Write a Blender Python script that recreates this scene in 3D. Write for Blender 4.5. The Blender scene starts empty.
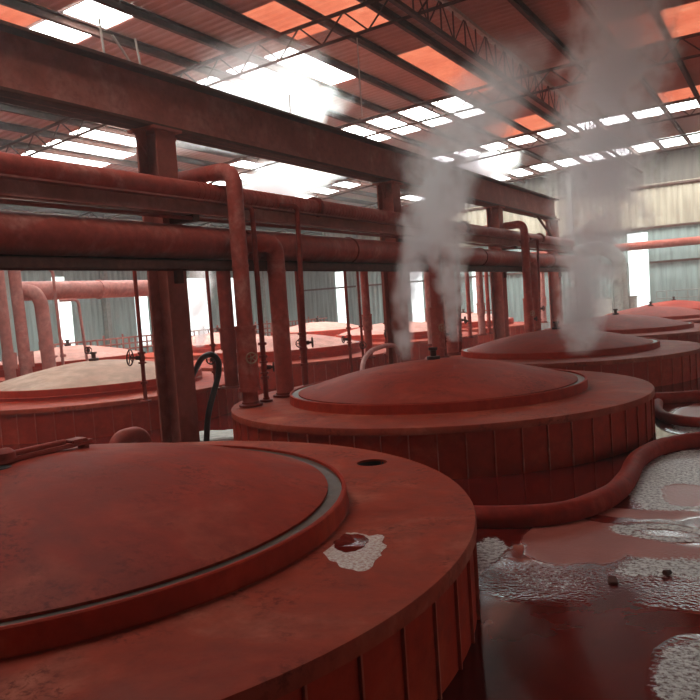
import bpy, bmesh, math, random
from mathutils import Vector, Matrix, noise
random.seed(7)
C = bpy.context.scene.collection
sc = bpy.context.scene
PI = math.pi
sc.view_settings.view_transform = 'Standard'
sc.view_settings.look = 'None'
sc.view_settings.gamma = 1
sc.view_settings.use_curve_mapping = False
sc.view_settings.exposure = 0.3
sc.cycles.use_denoising = True
sc.cycles.max_bounces = 8
sc.cycles.diffuse_bounces = 5
sc.cycles.glossy_bounces = 3
sc.cycles.volume_bounces = 4
sc.cycles.volume_step_rate = 1.5
sc.cycles.sample_clamp_indirect = 8

# ------------------------------------------------------------------ materials
def nt(name):
    m = bpy.data.materials.new(name); m.use_nodes = True
    t = m.node_tree; t.nodes.clear()
    return m, t, t.nodes, t.links
def N(t, typ, **kw):
    n = t.nodes.new(typ)
    for k, v in kw.items():
        if k in n.inputs: n.inputs[k].default_value = v
        else: setattr(n, k, v)
    return n
def math_n(t, op, a, b=None, c=None, clamp=False):
    n = t.nodes.new('ShaderNodeMath'); n.operation = op; n.use_clamp = clamp
    for i, v in enumerate((a, b, c)):
        if v is None: continue
        if isinstance(v, (int, float)): n.inputs[i].default_value = v
        else: t.links.new(v, n.inputs[i])
    return n.outputs[0]
def noise_n(t, vec, scale, detail=4, rough=.55, dist=0):
    n = t.nodes.new('ShaderNodeTexNoise'); n.inputs['Scale'].default_value = scale
    n.inputs['Detail'].default_value = detail; n.inputs['Roughness'].default_value = rough
    n.inputs['Distortion'].default_value = dist
    t.links.new(vec, n.inputs['Vector']); return n.outputs['Fac']
def ramp(t, fac, pts):
    n = t.nodes.new('ShaderNodeValToRGB'); e = n.color_ramp.elements
    while len(e) > 1: e.remove(e[-1])
    e[0].position, e[0].color = pts[0][0], (*pts[0][1], 1)
    for p, c in pts[1:]:
        x = e.new(p); x.color = (*c, 1)
    t.links.new(fac, n.inputs[0]); return n.outputs[0]
def mixc(t, f, a, b):
    n = t.nodes.new('ShaderNodeMix'); n.data_type = 'RGBA'
    for s, v in ((0, f), (6, a), (7, b)):
        if isinstance(v, (int, float)): n.inputs[s].default_value = v
        elif isinstance(v, tuple): n.inputs[s].default_value = (*v, 1)
        else: t.links.new(v, n.inputs[s])
    return n.outputs[2]
def wpos(t): return N(t, 'ShaderNodeNewGeometry').outputs['Position']
def finish(t, col, rough, bump=None, bs=.3, metal=0, bd=.02, **kw):
    p = N(t, 'ShaderNodeBsdfPrincipled'); p.inputs['Metallic'].default_value = metal
    for k, v in (('Base Color', col), ('Roughness', rough)):
        if isinstance(v, tuple): p.inputs[k].default_value = (*v, 1)
        elif isinstance(v, (int, float)): p.inputs[k].default_value = v
        else: t.links.new(v, p.inputs[k])
    for k, v in kw.items(): p.inputs[k].default_value = v
    if bump is not None:
        b = N(t, 'ShaderNodeBump'); b.inputs['Strength'].default_value = bs; b.inputs['Distance'].default_value = bd
        t.links.new(bump, b.inputs['Height']); t.links.new(b.outputs[0], p.inputs['Normal'])
    o = N(t, 'ShaderNodeOutputMaterial'); t.links.new(p.outputs[0], o.inputs['Surface'])
    return p
def stained(name, c0, c1, c2, sc1=1.3, sc2=9, rough=(.45, .75), bs=.35, metal=0):
    m, t, n, l = nt(name)
    w = wpos(t)
    a = noise_n(t, w, sc1, 6, .62, .6); b = noise_n(t, w, sc2, 5, .6)
    col = ramp(t, a, [(.3, c0), (.52, c1), (.72, c2)])
    col2 = mixc(t, ramp(t, b, [(.35, (1, 1, 1)), (.62, (0, 0, 0))]), col, tuple(x*.62 for x in c1))
    col = mixc(t, .7, col, col2)
    r = math_n(t, 'MULTIPLY_ADD', b, rough[1]-rough[0], rough[0])
    if name in ('tank_top', 'lid'):
        g = noise_n(t, w, 26, 8, .75, .3); g2 = noise_n(t, w, 2.6, 4, .6)
        k = math_n(t, 'MULTIPLY', ramp(t, g, [(.48, (0, 0, 0)), (.6, (1, 1, 1))]), ramp(t, g2, [(.5, (.08, .08, .08)), (.62, (.75, .75, .75))]))
        col = mixc(t, k, col, tuple(x*.45 for x in c0))
    p = finish(t, col, r, math_n(t, 'ADD', a, math_n(t, 'MULTIPLY', b, .5)), bs, metal)
    if rough[0] >= .4: p.inputs['Specular IOR Level'].default_value = .1
    return m
M = {}
M['tank_top'] = stained('tank_top', (.25, .021, .009), (.39, .048, .022), (.52, .145, .09), 1.3, 8, (.5, .8))
M['tank_side'] = stained('tank_side', (.32, .019, .007), (.42, .028, .010), (.50, .062, .028), 1.5, 11, (.5, .75), .2)
M['lid'] = stained('lid', (.26, .022, .011), (.36, .036, .018), (.45, .09, .055), 1.1, 6, (.5, .75))
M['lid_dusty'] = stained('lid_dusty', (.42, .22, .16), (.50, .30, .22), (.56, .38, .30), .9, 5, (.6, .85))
M['lid_lit'] = stained('lid_lit', (.55, .22, .17), (.60, .29, .24), (.64, .36, .30), .9, 5, (.6, .85))  # far lids' red paled to pink, bright light put into the colour
M['rib_paint'] = stained('rib_paint', (.40, .045, .025), (.50, .09, .055), (.6, .2, .14), 2.5, 9, (.5, .75), .2)
M['wet'] = stained('wet', (.05, .022, .010), (.08, .035, .017), (.13, .06, .03), 3, 12, (.28, .5), .15)
M['pipe'] = stained('pipe', (.30, .038, .025), (.40, .066, .046), (.50, .18, .14), 2.2, 14, (.42, .7))
M['pipe_dark'] = stained('pipe_dark', (.15, .015, .009), (.22, .022, .013), (.3, .05, .033), 2.5, 12, (.5, .75))
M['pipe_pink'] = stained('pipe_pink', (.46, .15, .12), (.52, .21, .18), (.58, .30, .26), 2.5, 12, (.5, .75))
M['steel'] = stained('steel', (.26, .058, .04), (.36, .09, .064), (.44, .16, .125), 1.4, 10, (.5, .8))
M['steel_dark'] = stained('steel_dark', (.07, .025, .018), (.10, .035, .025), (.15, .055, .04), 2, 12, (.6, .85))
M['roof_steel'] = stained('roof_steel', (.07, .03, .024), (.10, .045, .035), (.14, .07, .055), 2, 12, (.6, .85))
M['pale_steel'] = stained('pale_steel', (.4, .3, .25), (.5, .38, .32), (.55, .43, .37), 2, 12, (.6, .85))
M['iron'] = stained('iron', (.03, .012, .01), (.06, .02, .015), (.12, .03, .02), 6, 22, (.4, .7))
M['brass'] = stained('brass', (.3, .14, .08), (.4, .2, .12), (.5, .25, .15), 8, 22, (.3, .5), .2, .6)
M['rubber'] = stained('rubber', (.012, .008, .007), (.02, .01, .009), (.04, .016, .012), 6, 22, (.35, .6))
M['kerb'] = stained('kerb', (.22, .014, .007), (.30, .022, .012), (.40, .055, .035), 2.2, 14, (.5, .75))
M['grey_duct'] = stained('grey_duct', (.22, .22, .2), (.3, .3, .27), (.36, .34, .3), 1.5, 10, (.5, .8))
M['white_paint'] = stained('white_paint', (.5, .48, .44), (.6, .57, .52), (.65, .6, .55), 1.5, 10, (.6, .8))

def roof_mat():
    m, t, n, l = nt('roof_sheet')
    w = wpos(t)
    a = noise_n(t, w, .35, 5, .6, .4); b = noise_n(t, w, 5, 5)
    col = ramp(t, a, [(.3, (.36, .15, .11)), (.5, (.50, .20, .15)), (.7, (.60, .28, .22))])
    sep = N(t, 'ShaderNodeSeparateXYZ'); l.new(w, sep.inputs[0])
    # sheets turn greyer towards the far left and the far end
    g = math_n(t, 'MULTIPLY_ADD', sep.outputs[1], .16, -2.5, True)
    g2 = math_n(t, 'MULTIPLY', g, math_n(t, 'MULTIPLY_ADD', sep.outputs[0], -.5, -3.6, True))
    g3 = math_n(t, 'MAXIMUM', g2, math_n(t, 'MULTIPLY_ADD', sep.outputs[1], .4, -9.4, True))
    col = mixc(t, g3, col, (.34, .23, .19))
    col = mixc(t, math_n(t, 'MULTIPLY', b, .5), col, (.24, .10, .075))
    finish(t, col, .7, b, .2)
    return m
M['roof'] = roof_mat()

def orange_sheet():
    m, t, n, l = nt('stained_translucent_sheet')
    w = wpos(t); a = noise_n(t, w, 1.5, 5)
    col = ramp(t, a, [(.3, (.62, .13, .07)), (.6, (.75, .2, .11)), (.8, (.8, .32, .2))])
    tr = N(t, 'ShaderNodeBsdfTranslucent'); l.new(col, tr.inputs[0])
    df = N(t, 'ShaderNodeBsdfDiffuse'); l.new(col, df.inputs[0])
    mx = N(t, 'ShaderNodeMixShader'); mx.inputs[0].default_value = .3
    l.new(tr.outputs[0], mx.inputs[1]); l.new(df.outputs[0], mx.inputs[2])
    o = N(t, 'ShaderNodeOutputMaterial'); l.new(mx.outputs[0], o.inputs[0])
    return m
M['orange_sheet'] = orange_sheet()
def emit(name, col, s):
    m, t, n, l = nt(name)
    e = N(t, 'ShaderNodeEmission'); e.inputs[0].default_value = (*col, 1); e.inputs[1].default_value = s
    o = N(t, 'ShaderNodeOutputMaterial'); l.new(e.outputs[0], o.inputs[0]); return m
M['skylight'] = emit('daylit_skylight', (.93, 1, .97), 13)
M['daylight'] = emit('daylit_opening', (.95, 1, .96), 3.2)

def wall_mat(name, base, dirt, axis, redz=3.2):
    m, t, n, l = nt(name)
    w = wpos(t); sep = N(t, 'ShaderNodeSeparateXYZ'); l.new(w, sep.inputs[0])
    a = noise_n(t, w, .5, 5); b = noise_n(t, w, 4, 5)
    st = N(t, 'ShaderNodeMapping'); st.inputs['Scale'].default_value = (3.5, 3.5, .25); l.new(w, st.inputs[0])
    s = noise_n(t, st.outputs[0], 1.5, 4)
    col = mixc(t, ramp(t, s, [(.4, (0, 0, 0)), (.65, (1, 1, 1))]), base, dirt)
    col = mixc(t, math_n(t, 'MULTIPLY', a, .4), col, dirt)
    finish(t, col, .65, b, .1)
    return m
M['wall_beige'] = wall_mat('wall_beige', (.42, .36, .27), (.27, .22, .16), 0)
M['wall_blue'] = wall_mat('wall_blue', (.30, .37, .35), (.2, .24, .22), 0)
M['wall_shaded'] = wall_mat('wall_shaded', (.12, .10, .08), (.08, .06, .05), 0)

def blob(t, sx, sy, cx, cy, rx, ry, rot=0, soft=.25):
    dx = math_n(t, 'SUBTRACT', sx, cx); dy = math_n(t, 'SUBTRACT', sy, cy)
    c, s = math.cos(rot), math.sin(rot)
    u = math_n(t, 'ADD', math_n(t, 'MULTIPLY', dx, c/rx), math_n(t, 'MULTIPLY', dy, s/rx))
    v = math_n(t, 'ADD', math_n(t, 'MULTIPLY', dx, -s/ry), math_n(t, 'MULTIPLY', dy, c/ry))
    d = math_n(t, 'SQRT', math_n(t, 'ADD', math_n(t, 'MULTIPLY', u, u), math_n(t, 'MULTIPLY', v, v)))
    return math_n(t, 'DIVIDE', math_n(t, 'SUBTRACT', 1+soft/2, d), soft, clamp=True)
def floor_mat():
    m, t, n, l = nt('wet_floor')
    w = wpos(t)
    sep = N(t, 'ShaderNodeSeparateXYZ'); l.new(w, sep.inputs[0])
    # warp the coordinates so pool edges wander
    n1 = noise_n(t, w, 2.2, 4); n2 = noise_n(t, w, 1.7, 4, .5, 1.2)
    X = math_n(t, 'ADD', sep.outputs[0], math_n(t, 'MULTIPLY_ADD', n1, .2, -.1))
    Y = math_n(t, 'ADD', sep.outputs[1], math_n(t, 'MULTIPLY_ADD', n2, .3, -.15))
    def mx(vals):
        o = vals[0]
        for v in vals[1:]: o = math_n(t, 'MAXIMUM', o, v)
        return o
    dry = mx([blob(t, X, Y, -1.14, 4.55, .36, .44, .15, .12), blob(t, X, Y, -.72, 4.5, .42, .17, -.15, .3), blob(t, X, Y, -.85, 5.22, .36, .13, .2, .3),
              blob(t, X, Y, .6, 4.8, .5, .8, 0, .3), blob(t, X, Y, -.7, 9.3, .5, 1.1, 0, .3)])
    foam = mx([blob(t, X, Y, -.72, 6.35, .46, 1.05, -.05, .2), blob(t, X, Y, -.68, 4.84, .38, .17, .0, .35),
               blob(t, X, Y, -.5, 4.12, .38, .34, .25, .5), blob(t, X, Y, -1.62, 4.05, .12, .4, .1, .4),
               blob(t, X, Y, -.36, 3.08, .15, .34, .1, .4), blob(t, X, Y, -.75, 8.6, .4, .5, 0, .4),  # first blob paints a bright ripple reflection in foam colour
               math_n(t, 'MULTIPLY', blob(t, X, Y, -1.15, 3.86, .38, .22, .2, 1.0), .62)])
    dry = math_n(t, 'MAXIMUM', dry, math_n(t, 'MULTIPLY', blob(t, X, Y, -.66, 5.8, .2, .34, .2, .25), .75))  # dull red put into this puddle in place of its brown reflection
    hole = mx([blob(t, X, Y, -.66, 5.8, .17, .3, .2, .25), blob(t, X, Y, -.66, 4.84, .2, .06, 0, .8), math_n(t, 'MULTIPLY', blob(t, X, Y, -.55, 3.95, .3, .16, .3, 1.0), .7)])
    f1 = noise_n(t, w, 34, 3, .7); f2 = noise_n(t, w, 75, 2, .6)
    vor = t.nodes.new('ShaderNodeTexVoronoi'); vor.inputs['Scale'].default_value = 42; l.new(w, vor.inputs['Vector'])
    foam = math_n(t, 'MULTIPLY', foam, math_n(t, 'SUBTRACT', 1.0, math_n(t, 'MULTIPLY', hole, .85)))
    # thin foam breaks up into specks towards its edge
    spec = math_n(t, 'MULTIPLY_ADD', f1, 1.0, 0)
    fm = math_n(t, 'MULTIPLY', math_n(t, 'SUBTRACT', math_n(t, 'ADD', foam, math_n(t, 'MULTIPLY', spec, 1.0)), 1.12), 5.0, clamp=True)
    dcol = ramp(t, n1, [(.3, (.26, .05, .034)), (.7, (.36, .08, .055))])
    liq = ramp(t, n2, [(.3, (.085, .004, .003)), (.7, (.13, .008, .005))])
    col = mixc(t, dry, liq, dcol)
    fcol = ramp(t, f1, [(.38, (.13, .05, .042)), (.56, (.60, .52, .48))])  # pale foam tone also stands for light reflected off the ripples
    col = mixc(t, fm, col, fcol)
    r = math_n(t, 'MULTIPLY_ADD', dry, .42, .07)
    r = math_n(t, 'MAXIMUM', r, math_n(t, 'MULTIPLY', fm, .34))
    h = math_n(t, 'MULTIPLY', math_n(t, 'ADD', vor.outputs['Distance'], f1), math_n(t, 'ADD', math_n(t, 'MULTIPLY', foam, .8), math_n(t, 'MULTIPLY', dry, .12)))
    p = finish(t, col, r, h, .6, 0, .012); p.inputs['Specular IOR Level'].default_value = .33
    return m
M['floor'] = floor_mat()
def water_mat(name, col, r):
    m, t, n, l = nt(name); w = wpos(t)
    finish(t, col, r, noise_n(t, w, 14, 2), .08); return m
M['red_pool'] = water_mat('red_pool', (.14, .008, .005), .06)
m_, t_, n_, l_ = nt('foam'); w_ = wpos(t_)
finish(t_, ramp(t_, noise_n(t_, w_, 60, 4, .7), [(.35, (.42, .13, .1)), (.6, (.72, .58, .5))]), .5, noise_n(t_, w_, 80, 3), .6, 0, .01)
M['foam'] = m_

# ------------------------------------------------------------------ mesh helpers
def obj(name, bm, mat, parent=None, smooth=False, angle=40):
    me = bpy.data.meshes.new(name)
    bmesh.ops.recalc_face_normals(bm, faces=bm.faces)
    bm.to_mesh(me); bm.free()
    if smooth:
        for p in me.polygons: p.use_smooth = True
        try: me.set_sharp_from_angle(angle=math.radians(angle))
        except Exception: pass
    me.materials.append(mat)
    o = bpy.data.objects.new(name, me); C.objects.link(o)
    if parent: o.parent = parent
    return o
def tag(o, label, cat, group=None, kind=None):
    o['label'] = label; o['category'] = cat
    if group: o['group'] = group
    if kind: o['kind'] = kind
    return o
def struct(o, label=None):
    o['kind'] = 'structure'
    if label: o['label'] = label
    return o
def thing(name, label, cat, loc=(0, 0, 0), group=None):
    o = bpy.data.objects.new(name, None); C.objects.link(o); o.location = loc
    return tag(o, label, cat, group)
def box(bm, x0, x1, y0, y1, z0, z1, bev=0):
    r = bmesh.ops.create_cube(bm, size=1)
    for v in r['verts']:
        v.co = Vector(((x0+x1)/2 + v.co.x*(x1-x0), (y0+y1)/2 + v.co.y*(y1-y0), (z0+z1)/2 + v.co.z*(z1-z0)))
    if bev:
        es = list({e for v in r['verts'] for e in v.link_edges})
        bmesh.ops.bevel(bm, geom=es, offset=bev, segments=2, affect='EDGES')
def lathe(bm, prof, n=48, c=(0, 0)):
    """prof: (r, z) pairs; r == 0 at an end closes it with a point"""
    rings = []
    for r, z in prof:
        if r < 1e-6: rings.append([bm.verts.new((c[0], c[1], z))])
        else: rings.append([bm.verts.new((c[0]+r*math.cos(2*PI*k/n), c[1]+r*math.sin(2*PI*k/n), z)) for k in range(n)])
    for a, b in zip(rings, rings[1:]):
        for k in range(n):
            k2 = (k+1) % n
            if len(a) == 1 and len(b) == 1: continue
            if len(a) == 1: bm.faces.new((a[0], b[k], b[k2]))
            elif len(b) == 1: bm.faces.new((a[k], b[0], a[k2]))
            else: bm.faces.new((a[k], b[k], b[k2], a[k2]))
def tube(bm, pts, r, n=14, cap=True):
    pts = [Vector(p) for p in pts]
    rr = r if isinstance(r, (list, tuple)) else [r]*len(pts)
    rings = []
    up = None
    for i, p in enumerate(pts):
        d = (pts[min(i+1, len(pts)-1)] - pts[max(i-1, 0)]).normalized()
        if up is None:
            up = Vector((0, 0, 1)) if abs(d.z) < .9 else Vector((1, 0, 0))
        a = d.cross(up).normalized(); b = a.cross(d).normalized(); up = b
        rings.append([bm.verts.new(p + rr[i]*(math.cos(2*PI*k/n)*a + math.sin(2*PI*k/n)*b)) for k in range(n)])
    for A, B in zip(rings, rings[1:]):
        for k in range(n): bm.faces.new((A[k], A[(k+1) % n], B[(k+1) % n], B[k]))
    if cap:
        bm.faces.new(rings[0][::-1]); bm.faces.new(rings[-1])
def bend(pts, rad, seg=7):
    """round the corners of a polyline"""
    P = [Vector(p) for p in pts]; out = [P[0]]
    for a, b, c in zip(P, P[1:], P[2:]):
        u = (a-b); v = (c-b); q = min(rad, u.length*.49, v.length*.49)
        s = b + u.normalized()*q; e = b + v.normalized()*q
        for k in range(seg+1):
            f = k/seg; out.append((1-f)**2*s + 2*f*(1-f)*b + f*f*e)
    out.append(P[-1]); return out
def copy_tree(o, parent=None):
    c = o.copy(); C.objects.link(c)
    if parent: c.parent = parent
    for ch in [k for k in bpy.data.objects if k.parent == o]: copy_tree(ch, c)
    return c
def ring_at(bm, p, d, r, w, n=18):
    d = Vector(d).normalized(); p = Vector(p)
    tube(bm, [p-d*w/2, p+d*w/2], r, n)

# ------------------------------------------------------------------ roof shape
def zr(x): return 7.2 - .0033*x*x
Y_END = 35.3; X_L = -24.0; X_R = 7.5; Y_B = -5.0
PUR = [-5.35 + 1.05*k for k in range(-18, 13)]     # purlin lines
PUR = [x for x in PUR if X_L < x < X_R]
rows = [(-2.2, -.6), (3.2, 4.6), (8.9, 9.9), (13.2, 16.0), (19.6, 22.0), (26.0, 27.5), (31.9, 34.2)]  # second row lies unseen overhead, added to light the nearest tank
def sky_cell(i, r):
    x0 = PUR[i]
    lim = {0: (9, 9), 1: (-12, -3), 2: (-18, -9.5), 3: (-22, -7.9), 4: (-18.5, -7.3), 5: (-18.5, 6), 6: (-16, 6)}[r]
    return lim[0] <= x0 and PUR[i+1] <= lim[1]
ORANGE = {(-7.45, 11.2, 13.6), (-7.45, 15.5, 18.2), (-8.5, 11.2, 13.0), (-7.45, 18.2, 19.8), (-8.5, 23.6, 25.8), (-7.45, 23.6, 25.8),
          (-3.25, 17.2, 19.4), (-2.2, 17.2, 19.4), (-2.2, 24.4, 25.9), (-3.25, 24.4, 25.9), (-11.65, 8.0, 8.8), (-1.15, 17.2, 19.4), (-3.25, 13.0, 14.6)}
def cell_kind(i, yc):
    for r, (a, b) in enumerate(rows):
        if a <= yc <= b and sky_cell(i, r): return 'sky'
    for (x, a, b) in ORANGE:
        if abs(PUR[i]-x) < .4 and a <= yc <= b: return 'orange'
    return 'roof'
YS = sorted(set([Y_B, Y_END] + [v for r in rows for v in r] + [v for o in ORANGE for v in o[1:]]))
def sheet(bm, x0, x1, y0, y1, off=0.0):
    ny = max(2, int(round((y1-y0)/.055))); vs = []
    for j in range(ny+1):
        y = y0 + (y1-y0)*j/ny
        ph = (y/.22) % 1.0
        h = .03*max(0, min(1, 2.4*(1-abs(2*ph-1))-.7))
        vs.append([bm.verts.new((x, y, zr(x)+h+off)) for x in (x0, x1)])
    for a, b in zip(vs, vs[1:]): bm.faces.new((a[0], a[1], b[1], b[0]))
xs = [X_L] + PUR + [X_R]
roof_bm = bmesh.new()
groups_sky = []
sheet(roof_bm, X_L, PUR[0], Y_B, Y_END); sheet(roof_bm, PUR[-1], X_R, Y_B, Y_END)
orange_cells = []
for i in range(len(PUR)-1):
    for y0, y1 in zip(YS, YS[1:]):
        k = cell_kind(i, (y0+y1)/2)
        if k == 'roof': sheet(roof_bm, PUR[i], PUR[i+1], y0, y1)
        elif k == 'orange': orange_cells.append((i, y0, y1))
roof = struct(obj('ceiling', roof_bm, M['roof']))
md = roof.modifiers.new('thick', 'SOLIDIFY'); md.thickness = .012; md.offset = 1
wn = 0
for r, (a, b) in enumerate(rows):
    for i in range(len(PUR)-1):
        if sky_cell(i, r):
            wn += 1
            bm = bmesh.new()
            x0, x1 = PUR[i]+.05, PUR[i+1]-.05
            j = .12*random.random()
            vs = [bm.verts.new((x, y, zr(x)+.01)) for x, y in ((x0, a+.03+j*.5), (x1, a+.03+j*.5), (x1, b-.03), (x0, b-.03))]
            vt = [bm.verts.new(v.co + Vector((0, 0, .02))) for v in vs]
            bm.faces.new(vs); bm.faces.new(vt[::-1])
            for k in range(4): bm.faces.new((vs[k], vs[(k+1) % 4], vt[(k+1) % 4], vt[k]))
            struct(obj('window_%d' % wn, bm, M['skylight']))
            # frame strips beside each pane keep the roof closed
            bm = bmesh.new()
            for xa, xb, ya, yb in ((PUR[i], x0+.01, a, b), (x1-.01, PUR[i+1], a, b), (PUR[i], PUR[i+1], a, a+.05+j*.5), (PUR[i], PUR[i+1], b-.04, b)):
                q = [bm.verts.new((x, y, zr(x)+.035)) for x, y in ((xa, ya), (xb, ya), (xb, yb), (xa, yb))]
                q2 = [bm.verts.new(v.co + Vector((0, 0, .012))) for v in q]
                bm.faces.new(q); bm.faces.new(q2[::-1])
                for k in range(4): bm.faces.new((q[k], q[(k+1) % 4], q2[(k+1) % 4], q2[k]))
            struct(obj('trim_%d' % wn, bm, M['roof_steel']))
for i, y0, y1 in orange_cells:
    wn += 1; bm = bmesh.new(); sheet(bm, PUR[i], PUR[i+1], y0, y1)
    struct(obj('window_%d' % wn, bm, M['orange_sheet']))

# purlins along the building, C-shaped
for k, x in enumerate(PUR):
    bm = bmesh.new(); z = zr(x)
    if abs(x + 5.35) < .1 or abs(x - .95) < .1 or abs(x+11.65) < .1: continue
    box(bm, x-.045, x-.03, Y_B+.1, Y_END-.1, z-.17, z-.005)
    box(bm, x-.03, x+.045, Y_B+.1, Y_END-.1, z-.17, z-.155)
    box(bm, x-.03, x+.045, Y_B+.1, Y_END-.1, z-.02, z-.005)
    tag(obj('roof_purlin', bm, M['roof_steel']), 'thin dark steel purlin running lengthwise right under the corrugated roof sheets', 'purlin', 'roof purlins')
# lengthwise lattice girders
for x, lab in ((-5.35, 'pale topped lattice girder running lengthwise overhead, right of the steel column row'),
               (.95, 'lattice girder running lengthwise under the roof at the far right'),
               (-11.65, 'lattice girder running lengthwise under the roof left of the column row')):
    g = thing('lattice_girder', lab, 'girder', (x, 5, 0))
    z1 = zr(x)-.1; z0 = z1-.62
    yb, ye = Y_B+.1, Y_END-.1
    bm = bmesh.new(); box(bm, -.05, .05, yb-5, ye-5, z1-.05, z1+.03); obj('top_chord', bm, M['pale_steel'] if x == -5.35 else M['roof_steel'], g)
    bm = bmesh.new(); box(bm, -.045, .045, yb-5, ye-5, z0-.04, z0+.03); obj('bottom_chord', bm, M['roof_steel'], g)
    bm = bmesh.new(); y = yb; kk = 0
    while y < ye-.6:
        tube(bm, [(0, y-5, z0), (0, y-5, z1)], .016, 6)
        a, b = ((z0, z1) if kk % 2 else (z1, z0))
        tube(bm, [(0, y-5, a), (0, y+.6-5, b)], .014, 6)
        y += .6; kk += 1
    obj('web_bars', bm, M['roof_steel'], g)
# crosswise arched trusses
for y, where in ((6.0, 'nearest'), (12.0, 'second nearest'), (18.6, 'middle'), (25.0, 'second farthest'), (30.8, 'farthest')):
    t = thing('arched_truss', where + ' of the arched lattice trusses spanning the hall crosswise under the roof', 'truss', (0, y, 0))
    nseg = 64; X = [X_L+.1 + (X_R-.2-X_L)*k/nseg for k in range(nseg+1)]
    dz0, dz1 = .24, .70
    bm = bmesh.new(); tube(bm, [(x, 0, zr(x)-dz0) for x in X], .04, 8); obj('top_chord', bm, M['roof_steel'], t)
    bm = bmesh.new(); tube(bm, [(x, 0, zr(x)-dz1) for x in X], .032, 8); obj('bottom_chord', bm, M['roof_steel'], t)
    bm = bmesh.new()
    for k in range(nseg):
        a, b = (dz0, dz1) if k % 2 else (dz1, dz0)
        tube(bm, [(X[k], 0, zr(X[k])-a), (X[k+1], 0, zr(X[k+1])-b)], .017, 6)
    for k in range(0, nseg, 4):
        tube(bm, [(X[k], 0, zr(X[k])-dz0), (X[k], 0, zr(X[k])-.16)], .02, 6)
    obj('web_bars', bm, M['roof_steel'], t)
# hanger rods from the truss down to the crane beam
for x, y, x1, y1_, z0, z1, lab in ((-6.55, 12.03, -6.55, 12.03, 4.9, 6.3, 'thin steel hanger rod dropping from the second nearest truss above the crane beam'),
                      (-5.97, 5.53, -5.97, 5.5, 4.255, 4.62, 'short pale rod standing on the near end of the crane beam'),
                      (-5.97, 6.03, -5.97, 5.98, 4.255, 4.55, 'pale rod on the crane beam above the nearest column'),
                      (-5.97, 5.9, -5.97, 5.66, 4.255, 4.5, 'leaning pale rod on the crane beam beside an upright one'),
                      (-5.97, 8.85, -5.97, 8.87, 4.255, 4.55, 'pale rod on the crane beam beneath the brightest skylights')):
    bm = bmesh.new(); tube(bm, [(x, y, z0), (x1, y1_, z1)], .012, 8)
    tag(obj('hanger_rod', bm, M['pale_steel']), lab, 'rod')

# ------------------------------------------------------------------ walls and floor
bm = bmesh.new(); box(bm, X_L-.2, X_R+.2, Y_B-.2, Y_END+.2, -.2, 0); struct(obj('floor', bm, M['floor']))
def corr_wall(axis, c, a0, a1, z0f, z1f, holes, mat, name, side=1, pitch=.28):
    """corrugated cladding with real openings; holes = (a0, a1, z0, z1)"""
    bm = bmesh.new()
    cuts = sorted(set([a0, a1] + [h[0] for h in holes] + [h[1] for h in holes]))
    for s0, s1 in zip(cuts, cuts[1:]):
        if s1-s0 < 1e-4: continue
        mid = (s0+s1)/2
        hs = [h for h in holes if h[0] <= mid <= h[1]]
        n = max(1, int(math.ceil((s1-s0)/(pitch/4))))
        for k in range(n):
            u0, u1 = s0+(s1-s0)*k/n, s0+(s1-s0)*(k+1)/n
            def off(u):
                ph = (u/pitch) % 1
                return side*.035*max(0, min(1, 2.6*(1-abs(2*ph-1))-.8))
            zt0, zt1 = z1f(u0), z1f(u1)
            spans = []
            zz = z0f
            for h in sorted(hs, key=lambda h: h[2]):
                if h[2] > zz: spans.append((zz, zz, h[2], h[2]))
                zz = h[3]
            spans.append((zz, zz, zt0, zt1))
            for (b0, b1, t0, t1) in spans:
                if t0 <= b0+1e-4 and t1 <= b1+1e-4: continue
                def P(u, z):
                    return (u, c+off(u), z) if axis == 'y' else (c+off(u), u, z)
                bm.faces.new([bm.verts.new(P(*q)) for q in ((u0, b0), (u1, b1), (u1, t1), (u0, t0))])
    bmesh.ops.remove_doubles(bm, verts=bm.verts, dist=1e-4)
    o = struct(obj(name, bm, mat))
    md = o.modifiers.new('thick', 'SOLIDIFY'); md.thickness = .02; md.offset = 0
    return o
end_holes = [(-6.12, -5.25, 0, 3.78), (-13.56, -13.12, 0.1, 3.2), (-15.25, -14.9, .1, 3.2), (-17.0, -16.3, .1, 3.0), (-21.6, -21.05, .3, 3.3)]
corr_wall('y', Y_END, X_L, X_R, 0, lambda x: 3.9, end_holes, M['wall_blue'], 'wall_back', -1)
corr_wall('y', Y_END, X_L, X_R, 3.9, lambda x: min(5.85, zr(x)), [], M['wall_beige'], 'wall_back_upper', -1)
corr_wall('y', Y_END, X_L, X_R, 5.85, lambda x: max(5.85, zr(x)), [], M['wall_shaded'], 'wall_back_gable', -1)  # dark strip stands in for the roof and last truss in shade
left_holes = [(18.75, 19.42, .3, 2.55), (18.6, 19.2, 2.75, 3.3), (22.7, 23.45, .3, 2.6), (26.0, 27.4, .2, 3.2), (29.0, 29.8, .2, 3.2)]
zl = zr(X_L)
corr_wall('x', X_L, Y_B, Y_END, 0, lambda y: 3.6, left_holes, M['wall_blue'], 'wall_left', 1)
corr_wall('x', X_L, Y_B, Y_END, 3.6, lambda y: zl, [], M['wall_beige'], 'wall_left_upper', 1)
corr_wall('x', X_R, Y_B, Y_END, 0, lambda y: zr(X_R), [(2, 5, 0, 3.5), (9, 12, 0, 3.5), (20, 23, 0, 3.5)], M['wall_beige'], 'wall_right', -1)
corr_wall('y', Y_B, X_L, X_R, 0, lambda x: zr(x), [], M['wall_beige'], 'wall_front', 1)
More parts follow.
